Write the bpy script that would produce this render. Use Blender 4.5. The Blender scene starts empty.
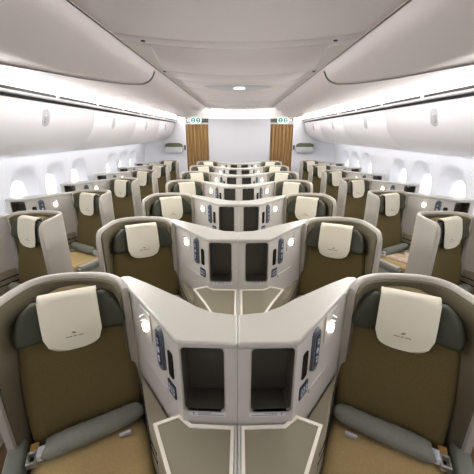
import bpy, math, random
from mathutils import Vector
random.seed(7)
C = bpy.context.scene
COL = C.collection

# ------------------------------------------------------------------ materials
def mat(name, col, rough=0.5, metal=0.0, sheen=0.0, noise=0.0, nscale=60, bump=0.0, bscale=300, emit=None, estr=0, coat=0.0, trans=0.0, spec=0.5):
    m = bpy.data.materials.new(name); m.use_nodes = True
    nt = m.node_tree; b = nt.nodes['Principled BSDF']
    b.inputs['Base Color'].default_value = (*col, 1)
    b.inputs['Roughness'].default_value = rough
    b.inputs['Metallic'].default_value = metal
    b.inputs['Specular IOR Level'].default_value = spec
    if sheen:
        b.inputs['Sheen Weight'].default_value = sheen
        b.inputs['Sheen Roughness'].default_value = 0.4
        b.inputs['Sheen Tint'].default_value = (min(1, col[0]*2), min(1, col[1]*2.1), min(1, col[2]*2.2), 1)
    if coat: b.inputs['Coat Weight'].default_value = coat
    if trans: b.inputs['Transmission Weight'].default_value = trans
    if emit:
        b.inputs['Emission Color'].default_value = (*emit, 1); b.inputs['Emission Strength'].default_value = estr
    if noise or bump:
        tc = nt.nodes.new('ShaderNodeTexCoord')
    if noise:
        n = nt.nodes.new('ShaderNodeTexNoise'); n.inputs['Scale'].default_value = nscale; n.inputs['Detail'].default_value = 4
        r = nt.nodes.new('ShaderNodeValToRGB')
        r.color_ramp.elements[0].position = 0.3; r.color_ramp.elements[1].position = 0.7
        r.color_ramp.elements[0].color = (*[c*(1-noise) for c in col], 1)
        r.color_ramp.elements[1].color = (*[min(1, c*(1+noise)) for c in col], 1)
        nt.links.new(tc.outputs['Object'], n.inputs['Vector']); nt.links.new(n.outputs['Fac'], r.inputs['Fac'])
        nt.links.new(r.outputs['Color'], b.inputs['Base Color'])
    if bump:
        n2 = nt.nodes.new('ShaderNodeTexNoise'); n2.inputs['Scale'].default_value = bscale
        bp = nt.nodes.new('ShaderNodeBump'); bp.inputs['Strength'].default_value = bump; bp.inputs['Distance'].default_value = 0.002
        nt.links.new(tc.outputs['Object'], n2.inputs['Vector']); nt.links.new(n2.outputs['Fac'], bp.inputs['Height'])
        nt.links.new(bp.outputs['Normal'], b.inputs['Normal'])
    return m

def lin(r, g, b):
    f = lambda v: (v/255/12.92) if v <= 10 else ((v/255+0.055)/1.055)**2.4
    return (f(r), f(g), f(b))

M = {}
COVE_W = 38
UP_W = 26
M['ceiling'] = mat('ceiling_plastic', lin(228, 221, 220), 0.55)
M['ceil_light'] = mat('ceiling_pale_plastic', lin(226, 222, 218), 0.5)
M['bin'] = mat('bin_plastic', lin(242, 242, 246), 0.32)
M['wall'] = mat('sidewall_plastic', lin(222, 223, 228), 0.5)
M['bulk'] = mat('bulkhead_laminate', lin(186, 187, 191), 0.45, noise=0.02, nscale=400)
M['shell'] = mat('shell_plastic', lin(162, 157, 147), 0.42)
M['lining'] = mat('shell_lining_fabric', lin(92, 85, 65), 0.85, sheen=0.2, bump=0.3, bscale=600)
M['back'] = mat('upholstery_in_shade', lin(96, 82, 46), 0.9, sheen=0.12, noise=0.10, nscale=140, bump=0.5, bscale=700)  # backrest shade put into the colour; same fabric as the seat cushion
M['seat'] = mat('upholstery_top_lit', lin(176, 154, 106), 0.9, sheen=0.2, noise=0.10, nscale=140, bump=0.5, bscale=700)  # light from above put into the colour; same fabric as the backrest
M['green'] = mat('olive_leather', lin(46, 48, 31), 0.62, bump=0.15, bscale=400)
M['cover'] = mat('cream_cloth', lin(204, 199, 181), 0.95, noise=0.03, nscale=300, bump=0.25, bscale=900)
M['ink'] = mat('brown_print', lin(92, 80, 66), 0.8)
M['belt'] = mat('belt_webbing', lin(120, 122, 112), 0.55, sheen=0.1, noise=0.06, nscale=90, bump=0.4, bscale=500)
M['arm'] = mat('armrest_leather', lin(112, 116, 108), 0.6, bump=0.2)
M['metal'] = mat('brushed_metal', (0.75, 0.75, 0.76), 0.28, metal=1.0)
M['strap'] = mat('ochre_webbing', lin(176, 140, 78), 0.8)
M['top'] = mat('console_top_laminate', lin(172, 171, 162), 0.28, noise=0.015, nscale=500)
M['body'] = mat('console_plastic', lin(182, 178, 171), 0.4)
M['table'] = mat('table_laminate', lin(128, 122, 104), 0.3, noise=0.03, nscale=500)
M['rim'] = mat('table_rim_plastic', lin(222, 216, 204), 0.3)
M['ledge'] = mat('ledge_plastic', lin(140, 132, 114), 0.45)
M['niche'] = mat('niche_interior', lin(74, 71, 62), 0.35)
M['black'] = mat('black_gloss', (0.012, 0.012, 0.014), 0.2)
M['dark'] = mat('dark_slot', (0.01, 0.01, 0.01), 0.7)
M['remote'] = mat('handset_blue_grey', lin(84, 89, 98), 0.35)
M['remdark'] = mat('handset_keys', lin(40, 44, 54), 0.4)
M['label'] = mat('label_paper', lin(196, 198, 204), 0.6)
M['print'] = mat('label_print', lin(84, 92, 120), 0.7)
M['key'] = mat('pale_key', lin(170, 180, 200), 0.5)
M['lamp'] = mat('lamp_glow', (1, 0.9, 0.75), 0.4, emit=(1, 0.86, 0.66), estr=9)
M['cove'] = mat('cove_led', (1, 1, 1), 0.5, emit=(1.0, 0.985, 0.98), estr=19)
M['wash'] = mat('wall_wash_led', (1, 1, 1), 0.5, emit=(0.96, 0.97, 1.0), estr=2.5)
M['dome'] = mat('dome_diffuser', lin(188, 192, 202), 0.35)
M['spark'] = mat('dome_bulb', (1, 1, 1), 0.4, emit=(1, 0.97, 0.92), estr=0.9)
M['teal'] = mat('sign_teal', lin(22, 128, 118), 0.5, emit=lin(40, 150, 140), estr=0.03)
M['signwhite'] = mat('sign_lit_white', lin(225, 240, 236), 0.5, emit=lin(215, 240, 234), estr=0.15)
M['seam_shade'] = mat('seam_shade_grey', lin(132, 126, 124), 0.6)  # grey that stands in for shade along the ceiling seams
M['carpet'] = mat('carpet_brown', lin(98, 74, 52), 0.98, noise=0.25, nscale=160, bump=0.6, bscale=500)
M['base'] = mat('seat_base_grey', lin(70, 68, 62), 0.6)
M['rack'] = mat('rack_plastic', lin(190, 190, 192), 0.45)
M['rackdark'] = mat('rack_green', lin(84, 90, 66), 0.7)
M['magazine'] = mat('magazine_paper', lin(214, 190, 170), 0.4, noise=0.3, nscale=14)

def curtain_mat():
    m = mat('curtain_fabric', lin(172, 130, 78), 0.85, sheen=0.2)
    nt = m.node_tree; b = nt.nodes['Principled BSDF']
    tc = nt.nodes.new('ShaderNodeTexCoord'); w = nt.nodes.new('ShaderNodeTexWave')
    w.inputs['Scale'].default_value = 9; w.bands_direction = 'X'; w.inputs['Distortion'].default_value = 0.3
    r = nt.nodes.new('ShaderNodeValToRGB')
    r.color_ramp.elements[0].color = (*lin(122, 93, 56), 1); r.color_ramp.elements[1].color = (*lin(174, 140, 92), 1)
    nt.links.new(tc.outputs['Object'], w.inputs['Vector']); nt.links.new(w.outputs['Fac'], r.inputs['Fac'])
    nt.links.new(r.outputs['Color'], b.inputs['Base Color'])
    return m
M['curtain'] = curtain_mat()
def glass_mat():
    m = bpy.data.materials.new('window_acrylic'); m.use_nodes = True; nt = m.node_tree
    nt.nodes.remove(nt.nodes['Principled BSDF']); out = nt.nodes['Material Output']
    t = nt.nodes.new('ShaderNodeBsdfTransparent'); g = nt.nodes.new('ShaderNodeBsdfGlossy'); g.inputs['Roughness'].default_value = 0.05
    mx = nt.nodes.new('ShaderNodeMixShader'); mx.inputs['Fac'].default_value = 0.06
    nt.links.new(t.outputs[0], mx.inputs[1]); nt.links.new(g.outputs[0], mx.inputs[2]); nt.links.new(mx.outputs[0], out.inputs[0])
    return m
M['glass'] = glass_mat()

# ------------------------------------------------------------------ mesh helpers
class MB:
    def __init__(s): s.v = []; s.f = []
    def add(s, vs, fs):
        o = len(s.v); s.v += [tuple(p) for p in vs]; s.f += [tuple(i+o for i in q) for q in fs]; return s
    def box(s, x0, x1, y0, y1, z0, z1):
        return s.prism([(x0, y0), (x1, y0), (x1, y1), (x0, y1)], z0, z1)
    def prism(s, poly, z0, z1, skip=()):
        n = len(poly)
        vs = [(x, y, z0) for x, y in poly] + [(x, y, z1) for x, y in poly]
        fs = [(i, (i+1) % n, n+(i+1) % n, n+i) for i in range(n) if i not in skip]
        fs += [tuple(range(n-1, -1, -1)), tuple(range(n, 2*n))]
        return s.add(vs, fs)
    def grid(s, rows, cu=False, cv=False):
        nr, nc = len(rows), len(rows[0])
        vs = [p for r in rows for p in r]; fs = []
        for j in range(nr if cv else nr-1):
            for i in range(nc if cu else nc-1):
                a, b = j*nc+i, j*nc+(i+1) % nc
                c, d = ((j+1) % nr)*nc+(i+1) % nc, ((j+1) % nr)*nc+i
                fs.append((a, b, c, d))
        return s.add(vs, fs)
    def loft(s, loops, cap0=True, cap1=True):
        n = len(loops[0]); s.grid(loops, cu=True)
        o = len(s.v)-n*len(loops)
        if cap0: s.f.append(tuple(o+i for i in range(n-1, -1, -1)))
        if cap1: s.f.append(tuple(o+n*(len(loops)-1)+i for i in range(n)))
        return s
    def build(s, name, m, parent=None, origin=(0, 0, 0), mir=1, smooth=True, bevel=0, angle=40, seg=2):
        ox, oy, oz = origin
        vs = [(mir*x-ox, y-oy, z-oz) for x, y, z in s.v]
        me = bpy.data.meshes.new(name); me.from_pydata(vs, [], s.f); me.update()
        import bmesh
        bm = bmesh.new(); bm.from_mesh(me)
        bmesh.ops.remove_doubles(bm, verts=bm.verts, dist=1e-5)
        bmesh.ops.recalc_face_normals(bm, faces=bm.faces)
        bm.to_mesh(me); bm.free()
        me.materials.append(M[m])
        if smooth:
            for p in me.polygons: p.use_smooth = True
            me.set_sharp_from_angle(angle=math.radians(angle))
        ob = bpy.data.objects.new(name, me); COL.objects.link(ob)
        if bevel:
            md = ob.modifiers.new('bevel', 'BEVEL'); md.width = bevel; md.segments = seg; md.limit_method = 'ANGLE'; md.angle_limit = math.radians(35)
            md.harden_normals = False
        if parent: ob.parent = parent
        return ob

def tag(o, label=None, cat=None, group=None, kind=None):
    if label: o['label'] = label
    if cat: o['category'] = cat
    if group: o['group'] = group
    if kind: o['kind'] = kind
    return o
def struct(o): o['kind'] = 'structure'; return o
def empty(name, loc):
    o = bpy.data.objects.new(name, None); o.location = loc; o.empty_display_size = 0.05; COL.objects.link(o); return o
def catmull(pts, n=8):
    out = []; P = [Vector(p) for p in pts]; P = [2*P[0]-P[1]] + P + [2*P[-1]-P[-2]]
    for i in range(1, len(P)-2):
        for k in range(n):
            t = k/n
            out.append(0.5*((2*P[i])+(P[i+1]-P[i-1])*t+(2*P[i-1]-5*P[i]+4*P[i+1]-P[i+2])*t*t+(3*P[i]-P[i-1]-3*P[i+1]+P[i+2])*t**3))
    out.append(P[-2]); return out
def offset(path, d):
    out = []
    for i, p in enumerate(path):
        t = (path[min(i+1, len(path)-1)]-path[max(i-1, 0)]).normalized()
        out.append(p+Vector((-t.y, t.x))*d)
    return out
def rrect(w, h, r, n=6):
    pts = []
    for cx, cy, a0 in ((w-r, h-r, 0), (-w+r, h-r, 90), (-w+r, -h+r, 180), (w-r, -h+r, 270)):
        for k in range(n+1):
            a = math.radians(a0+90*k/n); pts.append((cx+r*math.cos(a), cy+r*math.sin(a)))
    return pts

# ================================================================== SEAT (canonical: centre-right seat of the first row, faces the camera and the centre line)
CAMZ = 1.82
YAW = math.radians(25)
L = Vector((math.cos(YAW), math.sin(YAW), 0)) ; L.x, L.y = 0.906, -0.423   # towards the aisle
F = Vector((-0.423, -0.906, 0))
B0 = Vector((0.685, 1.035, 0.50))
REC = 0.125/0.66
def SP(w, h, t):          # point on the seat back: w towards aisle, h up, t out of the back
    return B0 + L*w + Vector((0, 0, 1))*h - F*(REC*h) + F*t
def PP(w, f, z):          # point in the seat pan frame
    p = B0 + L*w + F*f; return Vector((p.x, p.y, z))

def edge(b, n=8): return max(0.0, 1-abs(b)**n)**(1/2.4)
def back_front(w, h): return 0.012+0.018*(w/0.23)**2
def back_halfwidth(h):
    if h < 0.42: return 0.228+0.008*math.sin(h/0.42*math.pi)
    q = min(1, (h-0.42)/0.243); return 0.228*(1-q**3.4)**(1/2.0)*0.86+0.228*0.14*(1-q)
def mk_backrest():
    m = MB(); rows = []; nb, na = 34, 22
    for side in (0, 1):
        rr = []
        for j in range(nb+1):
            h = -0.04+0.703*(1-math.cos(math.pi*j/nb))/2 if j not in (0,) else -0.04
            W = max(0.004, back_halfwidth(max(0, h))); b = 2*j/nb-1
            row = []
            for i in range(na+1):
                a = -math.cos(math.pi*i/na)
                e = edge(a, 10)*edge(b, 14)
                t = back_front(a*W, h)-0.045*(1-e) if side == 0 else back_front(a*W, h)-0.045-0.05*e
                row.append(SP(a*W, h, t))
            rr.append(row)
        m.grid(rr)
    return m
def head_front(w, h):
    return 0.046+0.040*(abs(w)/0.2)**2.2
HH0, HH1 = 0.495, 0.662
def mk_headrest(side):      # side wing of green leather -1/1
    m = MB(); nb, na = 18, 12
    for face in (0, 1):
        rr = []
        for j in range(nb+1):
            b = -math.cos(math.pi*j/nb); row = []
            h = (HH0+HH1)/2+(HH1-HH0)/2*b
            q = max(0, (h-0.50)/(HH1-0.50)); Wo = 0.214*(1-q**3.0*0.36)*(1-0.10*max(0, (0.54-h)/0.05)**2)
            for i in range(na+1):
                a = (1-math.cos(math.pi*i/na))/2
                w = side*(0.096+(Wo-0.096)*a)
                e = edge(b, 10)*edge(max(0, a*2-1), 6)
                t = 0.030+(head_front(w, h)-0.030)*e if face == 0 else 0.016
                row.append(SP(w, h, t))
            rr.append(row)
        m.grid(rr)
    m.f = m.f
    return m
def mk_headcentre():
    m = MB(); nb, na = 16, 10
    for face in (0, 1):
        rr = []
        for j in range(nb+1):
            b = -math.cos(math.pi*j/nb); h = (HH0+HH1)/2+(HH1+0.004-HH0)/2*b; row = []
            for i in range(na+1):
                w = -0.1+0.2*i/na
                t = 0.016 if face else 0.030+(head_front(w, h)-0.030)*edge(b, 10)
                row.append(SP(w, h, t))
            rr.append(row)
        m.grid(rr)
    return m
def cover_pt(w, s, off):    # s = arc length from the back hem over the top to the front hem
    # path: behind (h .60) -> top -> front down
    if s < 0.06: return SP(w, HH1-0.05+s+0.006*0, 0.010-off)
    if s < 0.12:
        a = (s-0.06)/0.06*math.pi/2*2
        c = 0.032
        return SP(w, HH1+0.010+0.010*math.sin(a)+off*math.sin(a)*0.6, 0.030-0.024*math.cos(a)-off*math.cos(a)+0.004)
    h = HH1+0.010-(s-0.12)
    t = head_front(w, h)+0.009+off+0.006*math.sin((s-0.12)*18)*(w/0.11)**2
    return SP(w, h, t)
def mk_cover():
    m = MB(); na, nb = 16, 36; S1 = 0.12+0.228
    g = []
    for off in (0.0, 0.004):
        rr = []
        for j in range(nb+1):
            row = []
            for i in range(na+1):
                a = -1+2*i/na
                W = 0.110+0.001*(j/nb)
                smax = S1-0.075*(1-math.sqrt(max(0, 1-(abs(a))**3.2)))
                s = smax*j/nb
                row.append(cover_pt(a*W, s, off))
            rr.append(row)
        g.append(rr)
    loops = []
    for j in range(nb+1): loops.append(list(g[0][j])+list(reversed(g[1][j])))
    m.loft(loops)
    return m
def mk_emblem():
    m = MB()
    def quad(w0, w1, h0, h1):
        m.add([SP(w, h, head_front(w, h)+0.0148+0.006*math.sin((HH1+0.010-h)*18)*(w/0.11)**2) for w, h in ((w0, h0), (w1, h0), (w1, h1), (w0, h1))], [(0, 1, 2, 3)])
    hb = 0.500
    # little winged crest
    for k in range(5):
        w0 = -0.010+0.004*k; quad(w0, w0+0.0032, hb+0.012+0.001*k, hb+0.018+0.0014*math.sin(k*1.2))
    quad(-0.004, 0.006, hb+0.019, hb+0.022)
    # row of small unreadable letters
    w = -0.036
    for k, lw in enumerate((4, 3, 4, 3, 2, 0, 3, 4, 3, 0, 4, 3, 4, 3, 3)):
        lw *= 0.001
        if lw == 0: w += 0.003; continue
        quad(w, w+lw, hb, hb+0.0042+0.001*(k % 2)); w += lw+0.0014
    return m
def mk_pan():
    m = MB(); nb, na = 22, 18
    for face in (0, 1):
        rr = []
        for j in range(nb+1):
            b = -math.cos(math.pi*j/nb); row = []
            for i in range(na+1):
                a = -math.cos(math.pi*i/na)
                k = 0.16
                aa = a*math.sqrt(1-k*b*b/2); bb = b*math.sqrt(1-k*a*a/2)
                w = 0.236*aa; f = 0.235+0.225*bb
                e = edge(a, 10)*edge(b, 10)
                z = 0.475+0.058*e-0.010*math.cos(a*1.5)+0.01 if face == 0 else 0.475-0.07*e
                row.append(PP(w, f, z))
            rr.append(row)
        m.grid(rr)
    return m
def tube(path, rad, n=14, flat=1.0):
    loops = []
    P = [Vector(p) for p in path]
    for i, p in enumerate(P):
        t = (P[min(i+1, len(P)-1)]-P[max(i-1, 0)]).normalized()
        u = Vector((0, 0, 1)).cross(t).normalized(); v = t.cross(u)
        r = rad[i] if isinstance(rad, (list, tuple)) else rad
        loops.append([p+u*math.cos(2*math.pi*k/n)*r+v*math.sin(2*math.pi*k/n)*r*flat for k in range(n)])
    return MB().loft(loops)
def mk_belt():
    path = []; rad = []
    pts = [(-0.225, 0.050, 0.588, 0.012), (-0.212, 0.056, 0.588, 0.034), (-0.17, 0.062, 0.584, 0.044), (-0.08, 0.070, 0.580, 0.047), (0.02, 0.078, 0.579, 0.048), (0.10, 0.084, 0.578, 0.047), (0.155, 0.090, 0.576, 0.044), (0.163, 0.090, 0.576, 0.034)]
    cp = catmull([Vector(p[:3]) for p in pts], 5); rr = catmull([Vector((p[3], 0, 0)) for p in pts], 5)
    for k, p in enumerate(cp):
        path.append(PP(p.x, p.y, p.z-0.002)); rad.append(max(0.008, rr[k].x)*(1+0.03*math.sin(k*1.9)))
    return tube(path, rad, 16, 0.9)
def boxw(m, w0, w1, f0, f1, z0, z1, s0=0, s1=0):
    m.add([PP(w0, f0, z0), PP(w1, f0, z0+s1), PP(w1, f1, z0+s1), PP(w0, f1, z0), PP(w0, f0, z1), PP(w1, f0, z1+s1), PP(w1, f1, z1+s1), PP(w0, f1, z1)],
          [(0, 1, 2, 3), (4, 7, 6, 5), (0, 4, 5, 1), (1, 5, 6, 2), (2, 6, 7, 3), (3, 7, 4, 0)])

SHELL = [(0.958, 0.88), (0.962, 0.98), (0.960, 1.10), (0.940, 1.195), (0.880, 1.258), (0.775, 1.286), (0.655, 1.288), (0.570, 1.258), (0.515, 1.212), (0.485, 1.175)]
def mk_shell():
    path = [Vector(p) for p in [(*q,) for q in SHELL]]
    path = [Vector((p.x, p.y)) for p in catmull([Vector((x, y)) for x, y in SHELL], 7)]
    outer = offset(path, -0.0); inner = offset(path, 0.030)
    # make sure inner lies towards the seat
    c = Vector((0.7, 1.05))
    if (inner[30]-c).length > (outer[30]-c).length: inner = offset(path, -0.030)
    acc = 0; loops = []; n = len(path); heads = []
    for i in range(n):
        if i: acc += (path[i]-path[i-1]).length
        zt = 1.20
        if acc < 0.07: zt -= 0.07-math.sqrt(max(0, 0.07**2-(0.07-acc)**2))
        if i > n-12: zt -= 0.022*((i-(n-12))/11)**2
        o, q = outer[i], inner[i]; d = (q-o)
        prof = [(0, 0.02), (0, 0.6), (0, zt-0.014), (0.08, zt-0.006), (0.25, zt-0.001), (0.5, zt), (0.75, zt-0.002), (0.93, zt-0.008), (1.0, zt-0.018), (1.0, 0.6), (1.0, 0.02)]
        loops.append([Vector((*(o+d*a), z)) for a, z in prof]); heads.append(zt)
    m = MB().loft(loops)
    return m, inner, heads
def mk_lining(inner, heads):
    c = Vector((0.7, 1.05)); off = offset(inner, 0.012)
    if (off[30]-c).length > (inner[30]-c).length: off = offset(inner, -0.012)
    loops = []
    for i in range(1, len(inner)-1):
        a = inner[i].lerp(off[i], 0.12); b = off[i]; z1 = heads[i]-0.022; z0 = 0.30
        loops.append([Vector((*a, z0)), Vector((*a, z1)), Vector((*b, z1-0.006)), Vector((*b, z0))])
    return MB().loft(loops)

def make_seat(mir, magazine=False):
    o = (mir*0.72, 1.05, 0)
    r = empty('airline_seat', o)
    kw = dict(parent=r, origin=o, mir=mir)
    sh, inner, heads = mk_shell()
    sh.build('privacy_shell', 'shell', angle=50, **kw)
    mk_lining(inner, heads).build('shell_lining', 'lining', **kw)
    mk_backrest().build('backrest', 'back', angle=80, **kw)
    for s in (-1, 1): mk_headrest(s).build('headrest_wing', 'green', angle=80, **kw)
    mk_headcentre().build('headrest', 'green', angle=80, **kw)
    cv = mk_cover().build('headrest_cover', 'cover', angle=80, **kw)
    kw2 = dict(kw); kw2['parent'] = cv
    mk_emblem().build('printed_emblem', 'ink', smooth=False, **kw2)
    mk_pan().build('seat_cushion', 'seat', angle=80, **kw)
    # belt
    b = mk_belt().build('seat_belt', 'belt', angle=60, **kw)
    kb = dict(kw); kb['parent'] = b
    m = MB(); boxw(m, 0.160, 0.196, 0.074, 0.122, 0.556, 0.590); m.build('belt_tongue', 'label', bevel=0.006, **kb)
    m = MB()
    boxw(m, 0.196, 0.204, 0.074, 0.132, 0.550, 0.576); boxw(m, 0.226, 0.234, 0.074, 0.132, 0.550, 0.576)
    boxw(m, 0.204, 0.226, 0.074, 0.084, 0.550, 0.576); boxw(m, 0.204, 0.226, 0.122, 0.132, 0.550, 0.576)
    m.build('belt_buckle', 'metal', bevel=0.002, **kb)
    m = MB(); boxw(m, 0.200, 0.232, 0.024, 0.074, 0.552, 0.562); m.build('buckle_strap', 'strap', bevel=0.002, **kb)
    m = MB(); boxw(m, -0.165, -0.115, 0.128, 0.140, 0.545, 0.565); m.build('belt_tag', 'label', bevel=0.003, **kb)
    # armrest along the aisle
    loops = []
    for f, z, hw in ((-0.03, 0.565, 0.018), (0.0, 0.578, 0.032), (0.06, 0.582, 0.034), (0.25, 0.578, 0.034), (0.38, 0.570, 0.033), (0.40, 0.560, 0.026)):
        lp = []
        for a, bb in rrect(hw, 0.035, 0.018, 4): lp.append(PP(0.280+a, f, z-0.035+bb))
        loops.append(lp)
    ar = MB().loft(loops).build('armrest', 'arm', angle=50, **kw)
    m = MB(); boxw(m, 0.252, 0.308, 0.02, 0.38, 0.02, 0.535); m.build('armrest_support', 'shell', bevel=0.006, **kw)
    m = MB(); boxw(m, -0.215, 0.235, 0.0, 0.42, 0.0, 0.405); boxw(m, -0.20, 0.20, -0.08, 0.0, 0.0, 0.45)
    m.build('seat_base', 'base', bevel=0.01, **kw)
    return r

# ================================================================== CONSOLE (canonical right)
CA, CB = Vector((0.199, 0.82)), Vector((0.483, 1.18))
CU = (CB-CA).normalized(); CN = Vector((CU.y, -CU.x))      # outward normal of the slanted wall, towards the seat
if CN.dot(Vector((0.4, 0.8))-CA) < 0 and False: CN = -CN
def WP(t, z, d): p = CA+CU*t+CN*d; return Vector((p.x, p.y, z))
def wplate(m, loop, tc, zc, d0, d1, ins=0.0):
    a = [WP(tc+x, zc+z, d0) for x, z in loop]; b = [WP(tc+x*(1-ins), zc+z*(1-ins), d1) for x, z in loop]
    m.loft([a, b])
FA, FB = Vector((0.001, 0.812)), Vector((0.199, 0.82))
FU = (FB-FA).normalized(); FN = Vector((FU.y, -FU.x)); FL = (FB-FA).length
def FP(t, z, d): p = FA+FU*t+FN*d; return Vector((p.x, p.y, z))
def ray_rect(cx, cy, ang, x0, x1, y0, y1):
    dx, dy = math.cos(ang), math.sin(ang); k = []
    if dx > 1e-9: k.append((x1-cx)/dx)
    if dx < -1e-9: k.append((x0-cx)/dx)
    if dy > 1e-9: k.append((y1-cy)/dy)
    if dy < -1e-9: k.append((y0-cy)/dy)
    q = min(k); return (cx+dx*q, cy+dy*q)
def make_console(mir):
    o = (mir*0.2, 1.0, 0)
    r = empty('seat_console', o); kw = dict(parent=r, origin=o, mir=mir)
    NT, NZ, NW, NH = 0.118, 1.010, 0.073, 0.139      # niche centre and half sizes
    body = MB()
    poly = [(FA.x, FA.y), (FB.x, FB.y), (CB.x, CB.y), (0.500, 1.215), (0.508, 1.28), (0.23, 1.075), (0.10, 0.978), (0.001, 0.958)]
    body.prism(poly, 0.02, 1.155, skip=(0,))
    loop = rrect(NW, NH, 0.016, 5)
    # corner aligned outer loop
    inn = [(NT+x, NZ+z) for x, z in loop]; out = []
    z0, z1 = 0.845, 1.155
    for x, z in loop: out.append(ray_rect(NT, NZ, math.atan2(z, x), 0, FL, z0, z1))
    for cx, cz in ((0, z0), (FL, z0), (0, z1), (FL, z1)):
        k = min(range(len(out)), key=lambda i: (out[i][0]-cx)**2+(out[i][1]-cz)**2); out[k] = (cx, cz)
    body.loft([[FP(t, z, 0) for t, z in out], [FP(t, z, 0) for t, z in inn], [FP(t, z, -0.012) for t, z in inn]], False, False)
    body.add([FP(0, 0.02, 0), FP(FL, 0.02, 0), FP(FL, z0, 0), FP(0, z0, 0)], [(0, 1, 2, 3)])
    body.build('console_body', 'body', bevel=0.0, angle=30, **kw)
    # niche lining
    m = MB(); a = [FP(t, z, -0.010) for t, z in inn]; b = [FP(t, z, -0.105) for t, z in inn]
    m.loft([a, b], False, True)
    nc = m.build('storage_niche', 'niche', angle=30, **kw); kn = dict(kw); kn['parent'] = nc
    m = MB(); m.loft([[FP(NT-0.012+x, 1.125+z, -0.070) for x, z in rrect(0.012, 0.010, 0.004, 3)], [FP(NT-0.012+x, 1.125+z, -0.104) for x, z in rrect(0.012, 0.010, 0.004, 3)]])
    m.build('niche_hook', 'remote', **kn)
    # thin bezel round the niche
    m = MB(); n = len(inn)
    o1 = [(NT+x*1.055, NZ+z*1.028) for x, z in loop]
    m.loft([[FP(t, z, 0.0) for t, z in o1], [FP(t, z, 0.002) for t, z in o1], [FP(t, z, 0.002) for t, z in inn], [FP(t, z, -0.011) for t, z in inn]], False, False)
    m.build('niche_bezel', 'shell', angle=30, **kw)
    # top
    tp = [(0.0006, 0.803), (0.174, 0.808), (0.206, 0.820), (0.35, 1.005), (0.487, 1.172), (0.506, 1.205), (0.560, 1.258), (0.550, 1.282), (0.515, 1.284), (0.42, 1.222), (0.23, 1.082), (0.165, 1.025), (0.10, 0.985), (0.0006, 0.966)]
    MB().prism(tp, 1.153, 1.178).build('console_top', 'top', bevel=0.007, seg=3, **kw)
    # lamp
    m = MB(); q = rrect(0.058, 0.066, 0.010, 4); q = [(x, z) for x, z in q]
    wplate(m, q, 0.284, 1.085, 0.0, 0.005, 0.03); lp = m.build('reading_lamp', 'body', angle=30, **kw); kl = dict(kw); kl['parent'] = lp
    m = MB(); circ = [(0.019*math.cos(k*math.pi/10), 0.025*math.sin(k*math.pi/10)) for k in range(20)]
    wplate(m, circ, 0.278, 1.075, 0.005, 0.016, 0.25); m.build('lamp_lens', 'lamp', **kl)
    m = MB(); circ = [(0.014*math.cos(k*math.pi/8), 0.013*math.sin(k*math.pi/8)) for k in range(16)]
    wplate(m, circ, 0.290, 1.112, 0.005, 0.024, 0.3); m.build('lamp_hood', 'metal', **kl)
    # handset
    m = MB(); wplate(m, rrect(0.028, 0.098, 0.0275, 6), 0.142, 1.050, 0.0, 0.012, 0.08)
    rm = m.build('remote_control', 'remote', angle=30, **kw); kr = dict(kw); kr['parent'] = rm
    m = MB(); wplate(m, rrect(0.015, 0.070, 0.0145, 5), 0.142, 1.052, 0.012, 0.014); m.build('remote_keypad', 'remdark', **kr)
    m = MB(); wplate(m, [(0.010*math.cos(k*math.pi/8), 0.013*math.sin(k*math.pi/8)) for k in range(16)], 0.142, 1.052, 0.014, 0.017, 0.2)
    for zz in (1.02, 1.005, 1.085, 1.10): wplate(m, rrect(0.007, 0.004, 0.002, 2), 0.142, zz, 0.014, 0.0165)
    m.build('remote_button', 'key', **kr)
    # slot
    m = MB(); wplate(m, rrect(0.020, 0.058, 0.012, 4), 0.068, 1.028, 0.0, 0.003); m.build('storage_slot', 'black', **kw)
    # control panel
    m = MB(); wplate(m, rrect(0.032, 0.030, 0.005, 3), 0.073, 0.912, 0.0, 0.004)
    cp = m.build('seat_control_panel', 'remdark', angle=30, **kw); kc = dict(kw); kc['parent'] = cp
    m = MB()
    for k in range(3):
        for j in range(2): wplate(m, rrect(0.005, 0.006, 0.002, 2), 0.055+0.018*k, 0.902+0.019*j, 0.004, 0.0055)
    m.build('control_button', 'key', **kc)
    # folding strip groove under the slot
    m = MB(); wplate(m, rrect(0.10, 0.010, 0.006, 3), 0.22, 0.865, 0.0, 0.006, 0.0); m.build('pull_strip', 'body', **kw)
    # label plate under the niche
    m = MB(); m.loft([[FP(0.106+x, 0.858+z, d) for x, z in rrect(0.066, 0.0095, 0.002, 2)] for d in (0.0, 0.0012)])
    lb = m.build('label_plate', 'label', **kw); kb = dict(kw); kb['parent'] = lb
    m = MB()
    def q(a, b, c, d):
        if mir > 0: a, b = FL-b, FL-a
        m.add([FP(a, c, 0.0017), FP(b, c, 0.0017), FP(b, d, 0.0017), FP(a, d, 0.0017)], [(0, 1, 2, 3)])
    base = FL-0.036; # arrow or T mark nearest the seat side
    def q2(a, b, c, d): m.add([FP(a, c, 0.0017), FP(b, c, 0.0017), FP(b, d, 0.0017), FP(a, d, 0.0017)], [(0, 1, 2, 3)])
    tx = 0.158
    q2(tx-0.005, tx+0.005, 0.862, 0.8645); q2(tx-0.0012, tx+0.0012, 0.852, 0.862); q2(tx-0.003, tx+0.003, 0.8645, 0.866)
    for k, (hh, nn) in enumerate(((0.8615, 9), (0.8540, 17))):
        w = 0.143
        for i in range(nn):
            lw = (0.0042, 0.003, 0.0048)[(i+k) % 3]; q2(w-lw, w, hh, hh+0.0034+0.0007*(i % 2)); w -= lw+0.0016
    m.build('label_print', 'print', smooth=False, **kb)
    # ledge beside the seat
    led = [(0.474, 1.158), (0.232, 0.850), (0.312, 0.812), (0.352, 0.875)]
    MB().prism(led, 0.02, 0.722).build('side_ledge', 'ledge', bevel=0.008, **kw)
    m = MB()
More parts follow.
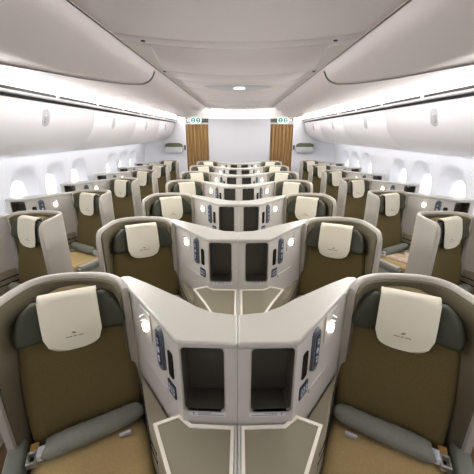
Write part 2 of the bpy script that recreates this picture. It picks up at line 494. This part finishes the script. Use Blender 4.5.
    for z in (0.600, 0.648): m.prism([(led[0][0]+0.003, led[0][1]+0.001), (led[1][0]-0.001, led[1][1]), (led[2][0], led[2][1]-0.001), (led[3][0]+0.003, led[3][1]-0.001)], z, z+0.011)
    m.build('ledge_groove', 'dark', smooth=False, **kw)
    # low table
    tb = [(0.013, 0.800), (0.168, 0.806), (0.218, 0.846), (0.308, 0.806), (0.215, 0.63), (0.150, 0.49), (0.110, 0.40), (0.105, 0.03), (0.013, 0.03)]
    st = MB().prism(tb, 0.02, 0.812).build('side_table', 'ledge', bevel=0.004, **kw); ks = dict(kw); ks['parent'] = st
    P2 = [Vector(p) for p in tb]; ins = []
    n = len(P2)
    for i in range(n):
        a, b, c = P2[i-1], P2[i], P2[(i+1) % n]
        d1 = (b-a).normalized(); d2 = (c-b).normalized()
        n1 = Vector((-d1.y, d1.x)); n2 = Vector((-d2.y, d2.x)); nn = (n1+n2); nn = nn/max(0.3, nn.dot(n1))
        ins.append((b, b-nn*0.012 if True else b))
    cen = Vector((0.13, 0.6))
    inner = [q[1] for q in ins]
    if sum((p-cen).length for p in inner) > sum((p-cen).length for p in P2): inner = [q[0]*2-q[1] for q in ins]
    mm = MB(); mm.loft([[Vector((*p, 0.812)) for p in P2], [Vector((*p, 0.822)) for p in P2], [Vector((*p, 0.822)) for p in inner], [Vector((*p, 0.816)) for p in inner]], False, False)
    mm.build('table_rim', 'rim', angle=30, **ks)
    MB().prism([tuple(p) for p in inner], 0.8125, 0.8165).build('table_leaf', 'table', smooth=False, **ks)
    MB().prism([(0.001, 0.805), (0.0115, 0.805), (0.0115, -0.020), (0.001, -0.020)], 0.02, 0.820).build('centre_spine', 'body', bevel=0.002, **kw)
    return r

def children(o): return [c for c in bpy.data.objects if c.parent == o]
def copy_tree(o, parent=None):
    c = o.copy(); COL.objects.link(c)
    if parent: c.parent = parent
    for ch in children(o): copy_tree(ch, c)
    return c

SEATP, CONP = {}, {}
seats = {}
ORD = ['nearest', 'second', 'third', 'fourth', 'fifth', 'sixth', 'seventh', 'eighth']
LR = {-1: 'left', 1: 'right'}
DX = 2.40; DY = 0.20
for mir in (-1, 1):      # mir=+1: seat faces to the left (centre right block, left window block)
    for kind in ('seat', 'console'):
        proto = (make_seat if kind == 'seat' else make_console)(mir)
        base = proto.location.copy(); first = True
        kids = children(proto)
        jobs = []
        for n in range(7): jobs.append(('c', n, Vector((0, n, 0))))
        for n in range(-1, 6): jobs.append(('w', n, Vector((-mir*DX, 1+DY+n, 0))))
        for where, n, off in jobs:
            o = proto if first else copy_tree(proto); first = False
            o.location = base+off
            if where == 'c':
                side = LR[mir]
                if kind == 'seat':
                    if n == 0: lab = f'large bronze padded seat in the {side} foreground with cream headrest cover'
                    else: lab = f'bronze centre-block seat left of the console spine, {ORD[n]} row from the camera' if mir < 0 else f'bronze centre-block seat right of the console spine, {ORD[n]} row from the camera'
                    if n == 6: lab = f'farthest centre-block seat on the {side}, small, right before the grey bulkhead'
                    tag(o, lab, 'seat', 'seats of the centre block')
                else:
                    if n == 0: lab = f'grey console with dark niche in the foreground, {side} half of the centre pair'
                    elif n == 6: lab = f'farthest grey console of the centre block, {side} half, before the bulkhead'
                    else: lab = f'grey centre console with dark niche and lamp, {side} half, {ORD[n]} row from the camera'
                    tag(o, lab, 'console', 'consoles of the centre block')
            else:
                side = LR[-mir]; k = n+1
                if kind == 'seat':
                    lab = f'bronze window seat with side wing by the {side} wall, {ORD[k-1] if k else "beside the camera, out of frame"}'
                    if k: lab += ' from the camera'
                    tag(o, lab, 'seat', f'window seats along the {side} wall')
                else:
                    lab = f'grey console against the {side} window wall, {ORD[k-1] if k else "level with the camera, cut off"}'
                    if k: lab += ' from the camera'
                    tag(o, lab, 'console', f'consoles along the {side} wall')
            seats[(kind, where, mir, n)] = o
            if where == 'w' and kind == 'seat':
                for ch in children(o):
                    if ch.name.startswith('armrest') and 'support' not in ch.name: ch.location = (0, 0, -0.055)
# papers lying on the second right window seat
def place_magazines():
    # canonical frame of mir=-1 seat shifted to the right wall, n=1 -> second visible
    def wp(w, f, z, n=1):
        p = PP(w, f, z); return Vector((-p.x+DX, p.y+1+DY+n, p.z))
    for i, (w, f, a, s, lab) in enumerate(((0.06, 0.22, 0.3, (0.10, 0.13), 'open pink-and-cream leaflet lying on the right window seat near the belt'), (-0.09, 0.27, -0.4, (0.075, 0.11), 'pale folded leaflet beside the open one on the right window seat'))):
        m = MB(); loops = []
        z = 0.5435+0.006*i
        def rot(x, y): return w+x*math.cos(a)-y*math.sin(a), f+x*math.sin(a)+y*math.cos(a)
        g = []
        for zz in (0, 0.003):
            rows = []
            for j in range(3):
                rows.append([wp(*rot(-s[0]+2*s[0]*k/8, -s[1]+s[1]*j), z+zz+0.006*abs(math.sin(k/8*math.pi*2))) for k in range(9)])
            g.append(rows)
        for j in range(3): loops.append(list(g[0][j])+list(reversed(g[1][j])))
        m.loft(loops)
        c = sum((Vector(v) for v in m.v), Vector())/len(m.v)
        ob = m.build('leaflet', 'magazine', origin=tuple(c)); ob.location = c
        tag(ob, lab, 'leaflet', 'papers on the right window seat')
place_magazines()

# ================================================================== CABIN SETTING
Y0, Y1 = -1.3, 8.55
struct(MB().box(-2.45, 2.45, Y0, Y1, -0.06, 0.0).build('floor', 'carpet', smooth=False))
WPROF = [(0.0, 2.34), (0.3, 2.42), (0.6, 2.48), (0.9, 2.52), (1.2, 2.52), (1.4, 2.49), (1.52, 2.455), (1.66, 2.41), (1.9, 2.33), (2.2, 2.12), (2.45, 1.7), (2.60, 1.1), (2.66, 0.0)]
def xw(z):
    for (z0, x0), (z1, x1) in zip(WPROF, WPROF[1:]):
        if z0 <= z <= z1: return x0+(x1-x0)*(z-z0)/(z1-z0)
    return WPROF[-1][1]
def xws(z): return (xw(z-0.06)+2*xw(z)+xw(z+0.06))/4 if 0.1 < z < 1.9 else xw(z)
WIN = [2.92-0.63*k for k in (5, 4, 3, 2, 1)]+[2.95, 3.58, 4.21, 4.84, 6.09, 6.72, 7.35]
ZB, ZT = 0.74, 1.56
for sgn, nm in ((-1, 'left'), (1, 'right')):
    m = MB()
    def strip(ya, yb, zs):
        m.grid([[(sgn*xws(z), y, z) for z in zs] for y in (ya, yb)])
    low = [ZB*k/10 for k in range(11)]; up = [ZT+(1.95-ZT)*k/6 for k in range(7)]; mid = [ZB+(ZT-ZB)*k/14 for k in range(15)]
    strip(Y0, Y1, low); strip(Y0, Y1, up)
    m.grid([[(sgn*x, y, z) for z, x in [(1.95, xws(1.95))]+WPROF[9:]] for y in (Y0, Y1)])
    ycur = Y0
    cells = []
    for yc in [q-(0.065 if sgn < 0 else 0) for q in WIN]:
        a, b = yc-0.31, yc+0.31
        strip(ycur, a, mid); ycur = b; cells.append(yc)
    strip(ycur, Y1, mid)
    ZC = 1.11
    for wi, yc in enumerate(cells):
        N = 64; outer = []; l1 = []; l2 = []; l3 = []
        angs = [2*math.pi*k/N for k in range(N)]
        for a in angs:
            outer.append(ray_rect(0, ZC, a, -0.31, 0.31, ZB, ZT))
        for cx, cz in ((-0.31, ZB), (0.31, ZB), (-0.31, ZT), (0.31, ZT)):
            k = min(range(N), key=lambda i: (outer[i][0]-cx)**2+(outer[i][1]-cz)**2); outer[k] = (cx, cz)
        def sup(rx, rz, p, a):
            c, s_ = math.cos(a), math.sin(a); return (rx*math.copysign(abs(c)**(2/p), c), rz*math.copysign(abs(s_)**(2/p), s_))
        def lp(rx, rz, p, zc, dep):
            return [(sgn*(xws(zc+sup(rx, rz, p, a)[1])+dep), yc+sup(rx, rz, p, a)[0], zc+sup(rx, rz, p, a)[1]) for a in angs]
        o3 = [(sgn*xws(z), yc+y, z) for y, z in outer]
        mids = []
        for q in (0.33, 0.66):
            mids.append([(sgn*xws(z_), yc+y_, z_) for (y_, z_) in [((1-q)*oy+q*sup(0.25, 0.325, 2.3, a)[0], (1-q)*oz+q*(ZC+sup(0.25, 0.325, 2.3, a)[1])) for (oy, oz), a in zip(outer, angs)]])
        loops = [o3]+mids+[lp(0.250, 0.325, 2.3, ZC, 0), lp(0.240, 0.315, 2.3, ZC, 0.012), lp(0.215, 0.285, 2.3, ZC-0.005, 0.045), lp(0.145, 0.225, 2.5, ZC-0.02, 0.085), lp(0.128, 0.210, 2.5, ZC-0.03, 0.098), lp(0.122, 0.205, 2.5, ZC-0.03, 0.135)]
        m.loft(loops, False, False)
        fr = MB(); fr.loft([lp(0.126, 0.209, 2.5, ZC-0.03, 0.122), lp(0.126, 0.209, 2.5, ZC-0.03, 0.128)])
        wo = fr.build('window_%d' % (wi+1+(12 if sgn > 0 else 0)), 'glass', smooth=True); struct(wo)
    w = m.build('wall_'+nm, 'wall', angle=50); struct(w)
    # sill ledge between consoles and wall
    m2 = MB(); m2.box(*(sorted((sgn*2.403, sgn*2.50))), Y0, 8.1, 0.3, 0.86)
    struct(m2.build('trim_%d' % (1 if sgn < 0 else 2), 'wall', bevel=0.01))
struct(MB().box(-2.5, 2.5, Y0-0.05, Y0, 0, 2.7).build('wall_front', 'wall', smooth=False))
struct(MB().box(-2.7, 2.7, Y1, Y1+0.05, 0, 2.7).build('wall_back', 'ceil_light', smooth=False))

# ceiling, centre panels
SE = 0.79
def cz(x): return 2.35+0.055*(x/SE)**2
seams = [Y0, 0.9, 2.16, 2.32, 3.29, 3.81, 4.37, 5.80, 6.00, 6.86, 7.70, 8.5]
for i, (a, b) in enumerate(zip(seams, seams[1:])):
    rows = []; g = 0.009; n = 16
    loops = []
    for y, dz in ((a+g, 0.02), (a+g, 0.006), (a+g+0.010, 0.0), (b-g-0.010, 0.0), (b-g, 0.006), (b-g, 0.02)):
        loops.append([(SE*(-1+2*k/n)*0.996, y, cz(SE*(-1+2*k/n))+dz) for k in range(n+1)])
    m = MB().grid(loops)
    struct(m.build('ceiling', 'ceiling', angle=60))
struct(MB().grid([[(SE*1.05*(-1+2*k/12), y, cz(SE*(-1+2*k/12))+0.03) for k in range(13)] for y in (Y0, 8.5)]).build('ceiling', 'ledge'))
# recessed wide strip seams on two panels
for y in (2.62, 4.9, 6.4):
    pass
# outer panels
OPR = [(0.795, 2.408), (0.82, 2.385), (0.87, 2.350), (0.95, 2.318), (1.05, 2.288), (1.20, 2.255), (1.33, 2.230), (1.43, 2.208), (1.452, 2.204), (1.458, 2.212), (1.44, 2.235)]
ocat = [(p.x, p.y) for p in catmull([Vector((a, b)) for a, b in OPR], 3)]
YE = [(0.79, 3.16), (0.83, 3.24), (0.90, 3.30), (0.96, 3.28), (1.0, 3.18), (1.06, 3.03), (1.245, 2.38), (1.38, 1.97), (1.46, 1.74), (1.5, 1.7)]
def yend(x):
    for (a, b), (c, d) in zip(YE, YE[1:]):
        if a <= x <= c: return b+(d-b)*(x-a)/(c-a)
    return YE[0][1] if x < 1 else YE[-1][1]
for sgn in (-1, 1):
    ys = [Y0+(8.5-Y0)*k/30 for k in range(31)]
    struct(MB().grid([[(sgn*x, y, z) for x, z in ocat] for y in ys]).build('ceiling', 'ceiling', angle=70))
    # near panel, standing proud with a rounded end
    low = [(0.797+(x-0.795)*1.0, z-0.040*min(1, (x-0.79)/0.05+0.2)*(1 if x < 1.2 else max(0.25, 1-(x-1.2)/0.3))) for x, z in ocat if x < 1.456 or z < 2.21]
    low = low[:-1]
    rows = []
    for k in range(26):
        rows.append([(sgn*x, Y0+(yend(x)-0.03-Y0)*k/25, z) for x, z in low])
    for dy, q in ((0.018, 0.15), (0.030, 0.5), (0.034, 1.0)):
        rows.append([(sgn*x, yend(x)-0.03+dy, z+(0.041)*q) for x, z in low])
    struct(MB().grid(rows).build('ceiling', 'ceiling', angle=70))
for sgn in (-1, 1):
    def zlow(x):
        for (x0, z0), (x1, z1) in zip(ocat, ocat[1:]):
            if x0 <= x <= x1: return z0+(z1-z0)*(x-x0)/(x1-x0)
        return 2.204
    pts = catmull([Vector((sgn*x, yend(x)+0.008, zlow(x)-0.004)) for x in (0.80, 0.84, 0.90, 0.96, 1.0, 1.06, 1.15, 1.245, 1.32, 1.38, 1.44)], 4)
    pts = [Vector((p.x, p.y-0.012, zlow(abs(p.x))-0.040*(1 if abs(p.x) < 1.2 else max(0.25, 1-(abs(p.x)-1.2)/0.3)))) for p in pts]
    struct(tube(pts, 0.008, 8).build('trim_%d' % (14 if sgn < 0 else 15), 'seam_shade'))  # added tube: draws the shadow line under the panel lip in grey
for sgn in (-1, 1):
    struct(MB().box(*sorted((sgn*0.786, sgn*0.796)), Y0, 8.4, 2.399, 2.402).build('trim_%d' % (16 if sgn < 0 else 17), 'seam_shade', smooth=False))  # added strip: shade in the crease between centre and outer panels, drawn grey
# small fasteners and long slim lamps by the seam
for sgn in (-1, 1):
    m = MB(); pts = [(0.60, 2.36), (0.772, 2.36), (0.772, 3.26), (0.735, 3.26)]
    m.loft([[(sgn*x, y, cz(x)-d) for x, y in pts] for d in (0.0, 0.006)])
    o = m.build('emergency_light', 'ceil_light', smooth=False)
    tag(o, f'pale slim triangular light panel along the {LR[sgn]} ceiling seam', 'light', 'ceiling seam light panels')
    for j, (x, y) in enumerate(((0.62, 2.24), (0.74, 3.35), (0.70, 7.9))):
        m = MB(); m.loft([[(sgn*x+0.014*math.cos(k*math.pi/6), y+0.014*math.sin(k*math.pi/6), cz(x)-d) for k in range(12)] for d in (0.0, 0.006)])
        o = m.build('ceiling_fastener', 'base'); tag(o, f'small dark round fastener, {["nearest", "middle", "farthest"][j]} along the {LR[sgn]} ceiling seam', 'fastener', 'ceiling fasteners')
# lens shaped dome light
dl = empty('dome_light', (0, 4.09, 2.35)); tag(dl, 'wide lens-shaped bluish ceiling light above the centre block', 'light')
def lens(rx, ry, z0, z1, ins):
    m = MB(); N = 40
    pts = [(rx*math.cos(2*math.pi*k/N), 4.09+ry*math.sin(2*math.pi*k/N)*abs(math.sin(2*math.pi*k/N))**0.3) for k in range(N)]
    m.loft([[(x, y, cz(x)-z0) for x, y in pts], [(x*ins, 4.09+(y-4.09)*ins, cz(x*ins)-z1) for x, y in pts]]); return m
kw = dict(parent=dl, origin=(0, 4.09, 2.35))
lens(0.46, 0.27, -0.002, 0.006, 0.97).build('light_frame', 'ceil_light', **kw)
lens(0.43, 0.24, 0.006, 0.012, 0.9).build('light_diffuser', 'dome', **kw)
m = MB(); m.loft([[(0.07*math.cos(k*math.pi/8), 4.09+0.07*math.sin(k*math.pi/8), 2.35-d) for k in range(16)] for d in (0.010, 0.017)]); m.build('bulb_cover', 'spark', **kw)
# raised oblong panel farther back
m = MB(); m.loft([[(x*s, 5.25+y*s, cz(x*s)-d) for x, y in rrect(0.50, 0.20, 0.1, 6)] for d, s in ((-0.002, 1), (0.008, 0.985))])
o = m.build('ceiling_panel', 'ceil_light', angle=30); tag(o, 'rounded oblong raised panel in the ceiling beyond the dome light', 'panel')

# overhead bins
BP = [(1.645, 2.072), (1.655, 2.02), (1.668, 1.96), (1.690, 1.89), (1.730, 1.815), (1.790, 1.745), (1.875, 1.683), (1.97, 1.640), (2.06, 1.615), (2.14, 1.602)]
bcat = [(p.x, p.y) for p in catmull([Vector(q) for q in BP], 3)]
edges = [-0.75, 0.73, 2.21, 3.69, 5.17, 6.65, 8.13]
for sgn in (-1, 1):
    for i, (a, b) in enumerate(zip(edges, edges[1:])):
        yc = (a+b)/2
        root = empty('overhead_bin', (sgn*1.95, yc, 1.62)); kw = dict(parent=root, origin=(sgn*1.95, yc, 1.62))
        names = ['out of sight behind the viewer', 'cut off at the picture edge', 'large one nearest the viewer', 'next after the nearest one', 'last but one before the curtain', 'farthest, beside the curtain']
        tag(root, f'white curved overhead luggage bin on the {LR[sgn]}, {names[i]}', 'luggage bin', f'overhead bins on the {LR[sgn]}')
        body = bcat+[(2.30, 1.70), (2.25, 2.06), (1.66, 2.075)]
        m = MB(); m.loft([[(sgn*x*1.0, y, z) for x, z in [(1.665, 2.066)]+[(x+0.02, z+0.012) for x, z in bcat[:-1]]+[(2.15, 1.612), (2.28, 1.70), (2.16, 2.05)]] for y in (a+0.001, b-0.001)])
        m.build('bin_body', 'bin', angle=30, **kw)
        g = 0.0035; rows = []
        for y, q in ((a+g, 0.018), (a+g, 0.004), (a+g+0.006, 0), (b-g-0.006, 0), (b-g, 0.004), (b-g, 0.018)):
            rows.append([(sgn*(x+q), y, z+q*0.5) for x, z in bcat])
        dr = MB().grid(rows).build('bin_door', 'bin', angle=50, **kw)
        # latch handle: recessed oval with a paddle
        kd = dict(kw); kd['parent'] = dr
        def bp(u, v, off):   # u along y, v down the face by z
            z = 1.945+v
            for (x0, z0), (x1, z1) in zip(bcat, bcat[1:]):
                if z1 <= z <= z0:
                    x = x0+(x1-x0)*(z-z0)/(z1-z0); nx, nz = (z1-z0), -(x1-x0); l = math.hypot(nx, nz)
                    return (sgn*(x+nx/l*off), yc-0.17+u, z-abs(nz/l)*off*0.5)
            return (sgn*1.67, yc-0.17+u, z)
        m = MB(); m.loft([[bp(x, z, -0.001) for x, z in rrect(0.052, 0.072, 0.045, 6)], [bp(x, z, 0.003) for x, z in rrect(0.049, 0.069, 0.043, 6)]])
        lt = m.build('latch_plate', 'label', angle=30, **kd)
        m = MB(); m.loft([[bp(x, z-0.012, 0.003) for x, z in rrect(0.030, 0.034, 0.018, 4)], [bp(x, z-0.012, 0.012) for x, z in rrect(0.025, 0.030, 0.016, 4)]])
        m.build('latch', 'rack', angle=30, **kd)
    # valance rail above the bins with the black air slots
    vp = [(1.635, 2.088), (1.614, 2.090), (1.606, 2.095), (1.606, 2.125), (1.606, 2.168), (1.612, 2.180), (1.63, 2.186), (1.66, 2.183), (1.68, 2.10)]
    m = MB(); m.loft([[(sgn*x, y, z) for x, z in vp] for y in (Y0, 8.2)])
    struct(m.build('trim_%d' % (3 if sgn < 0 else 4), 'bin', angle=60))
    m = MB(); m.box(*sorted((sgn*1.640, sgn*1.70)), Y0, 8.2, 2.066, 2.092); struct(m.build('trim_%d' % (5 if sgn < 0 else 6), 'dark', smooth=False))
    y = 2.90-0.79*4; k = 0
    while y < 8.0:
        m = MB(); m.box(*sorted((sgn*1.6035, sgn*1.612)), y+0.025, y+0.765, 2.110, 2.131)
        o = m.build('air_vent', 'dark', smooth=False); tag(o, f'long black air slot above the {LR[sgn]} bins, {(ORD+["ninth", "tenth", "eleventh", "twelfth", "thirteenth", "fourteenth"])[k].replace("nearest", "first")} from the near end', 'vent', f'air slots above the {LR[sgn]} bins')
        y += 0.79; k += 1
    # cove back and lights
    m = MB(); m.grid([[(sgn*x, y, z) for x, z in ((1.66, 2.18), (1.66, 2.27), (1.40, 2.30), (0.80, 2.43))] for y in (Y0, 8.5)])
    struct(m.build('trim_%d' % (7 if sgn < 0 else 8), 'ceil_light'))
    m = MB(); m.box(*sorted((sgn*1.64, sgn*1.655)), Y0+0.05, 8.3, 2.192, 2.250)
    o = m.build('cove_light', 'cove', smooth=False); tag(o, f'continuous white light strip between ceiling and {LR[sgn]} bins', 'light strip')
    m = MB(); m.box(*sorted((sgn*2.20, sgn*2.34)), Y0+0.05, 7.7, 1.655, 1.665)
    o = m.build('wall_wash_light', 'wash', smooth=False); tag(o, f'continuous white light strip behind the lower edge of the {LR[sgn]} bins', 'light strip')
    # end wall outboard of the curtain
    struct(MB().box(*sorted((sgn*1.385, sgn*2.56)), 8.20, 8.28, 0, 2.20).build('trim_%d' % (9 if sgn < 0 else 10), 'wall', smooth=False))
    # curtain: pleated sheet
    rows = []; N = 90
    for zz in (0.03, 0.6, 1.2, 1.7, 1.95, 2.03):
        rows.append([(sgn*(0.80+0.585*k/N), 8.22+0.030*math.sin(k/N*2*math.pi*6.5)+0.006*math.sin(k/N*31+zz*3), zz) for k in range(N+1)])
    back = [[(x, y+0.008, z) for x, y, z in r] for r in rows]
    m = MB(); m.loft([list(a)+list(reversed(b)) for a, b in zip(rows, back)])
    c = (sgn*1.09, 8.22, 0.03)
    o = m.build('curtain', 'curtain', origin=c, angle=80); o.location = c; tag(o, f'golden brown pleated curtain closing the {LR[sgn]} aisle', 'curtain', 'aisle curtains')
    struct(MB().box(*sorted((sgn*0.755, sgn*1.385)), 8.19, 8.25, 2.035, 2.06).build('trim_%d' % (11 if sgn < 0 else 12), 'rack', smooth=False))
    # sign box above the curtain
    root = empty('cabin_sign', (sgn*1.06, 8.16, 2.06)); kw = dict(parent=root, origin=(sgn*1.06, 8.16, 2.06))
    tag(root, f'lit oval sign with two teal round symbols above the {LR[sgn]} curtain', 'sign', 'lit signs above the curtains')
    MB().box(*sorted((sgn*0.775, sgn*1.33)), 8.14, 8.19, 2.070, 2.165).build('sign_housing', 'black', bevel=0.005, **kw)
    m = MB(); m.loft([[(sgn*1.105+x, y, 2.122+z) for x, z in rrect(0.150, 0.082, 0.078, 8)] for y in (8.14, 8.128)]); m.build('sign_face', 'signwhite', angle=30, **kw)
    for dx in (-0.065, 0.065):
        m = MB(); cx = sgn*1.105+dx
        cir = [(math.cos(k*math.pi/12), math.sin(k*math.pi/12)) for k in range(24)]
        m.loft([[(cx+0.054*x, y, 2.122+0.058*z) for x, z in cir] for y in (8.128, 8.124)])
        d = m.build('sign_symbol', 'teal', angle=30, **kw); kd = dict(kw); kd['parent'] = d
        m = MB()
        for s_ in (-1, 1):
            m.loft([[(cx+0.020*x, y, 2.122+s_*0.021+0.013*z) for x, z in cir] for y in (8.124, 8.121)])
        m.build('symbol_mark', 'signwhite', angle=30, **kd)
    for dx in (0.80, 0.875):
        MB().box(*sorted((sgn*dx, sgn*(dx+0.05))), 8.133, 8.140, 2.09, 2.145).build('indicator', 'rackdark', **kw)
    # literature rack on the end wall
    root = empty('wall_rack', (sgn*1.70, 8.15, 1.34)); kw = dict(parent=root, origin=(sgn*1.70, 8.15, 1.34))
    tag(root, f'pale wall rack with dark green top beside the {LR[sgn]} curtain', 'rack', 'wall racks on the end walls')
    lo = []
    for z, e in ((1.33, 0.03), (1.35, 0.008), (1.38, 0.0), (1.47, 0.0), (1.48, 0.01)):
        lo.append([(sgn*1.70+x, 8.13+y, z) for x, y in rrect(0.235-e, 0.068-e*0.3, 0.03, 4)])
    MB().loft(lo).build('rack_body', 'rack', angle=40, **kw)
    lo = []
    for z, e in ((1.48, 0.012), (1.53, 0.016), (1.56, 0.05), (1.575, 0.10)):
        lo.append([(sgn*1.70+x, 8.13+y, z) for x, y in rrect(0.235-e, 0.062-e*0.3, 0.02, 4)])
    MB().loft(lo).build('rack_top', 'rackdark', angle=40, **kw)
    MB().box(*sorted((sgn*1.40, sgn*1.44)), 8.165, 8.20, 1.40, 1.52).build('call_phone', 'remdark', bevel=0.006, **kw)
# bulkhead
struct(MB().box(-0.785, 0.785, 8.12, 8.18, 0, 2.165).build('wall_middle', 'bulk', bevel=0.01))
struct(MB().box(-0.004, 0.004, 8.117, 8.121, 0, 2.15).build('trim_13', 'rack', smooth=False))
m = MB(); m.box(-0.74, 0.74, 8.20, 8.26, 2.11, 2.14)
tag(m.build('bulkhead_light', 'cove', smooth=False), 'white light strip hidden on top of the grey bulkhead', 'light strip')

# lamps: the light the LED coves throw into the cabin
def area(name, loc, rot, sx, sy, power, col, label):
    l = bpy.data.lights.new(name, 'AREA'); l.shape = 'RECTANGLE'; l.size = sx; l.size_y = sy; l.energy = power; l.color = col
    o = bpy.data.objects.new(name, l); o.location = loc; o.rotation_euler = rot; COL.objects.link(o)
    tag(o, label, 'light strip'); return o
for sgn in (-1, 1):
    area('cove_lamp', (sgn*1.545, 4.55, 2.215), (0, math.radians(sgn*70), 0), 0.05, 5.7, COVE_W, (1.0, 0.985, 0.97), f'white glow of the light strip above the {LR[sgn]} bins')
    area('ceiling_lamp', (sgn*1.560, 3.4, 2.160), (0, math.radians(sgn*118), 0), 0.03, 7.6, UP_W, (1.0, 0.97, 0.955), f'white glow on the ceiling from the strip above the {LR[sgn]} bins')
    area('wall_lamp', (sgn*2.27, 3.2, 1.645), (0, math.radians(-sgn*25), 0), 0.08, 8.9, 1.9, (0.95, 0.97, 1.0), f'white glow under the {LR[sgn]} bins washing the window wall')
# ================================================================== camera, world, render look
cam = bpy.data.cameras.new('camera'); co = bpy.data.objects.new('camera', cam); COL.objects.link(co)
co.location = (0.004, 0, CAMZ); co.rotation_euler = (math.radians(90)-math.atan(104/300), 0, 0.0078)
cam.sensor_width = 36; cam.lens = 300/474*36; cam.clip_start = 0.02
C.camera = co
w = bpy.data.worlds.new('daylight'); C.world = w; w.use_nodes = True
w.node_tree.nodes['Background'].inputs[0].default_value = (0.93, 0.96, 1.0, 1); w.node_tree.nodes['Background'].inputs[1].default_value = 3.2
C.view_settings.view_transform = 'Standard'; C.view_settings.look = 'None'; C.view_settings.gamma = 1; C.view_settings.use_curve_mapping = False
C.view_settings.exposure = 0.62
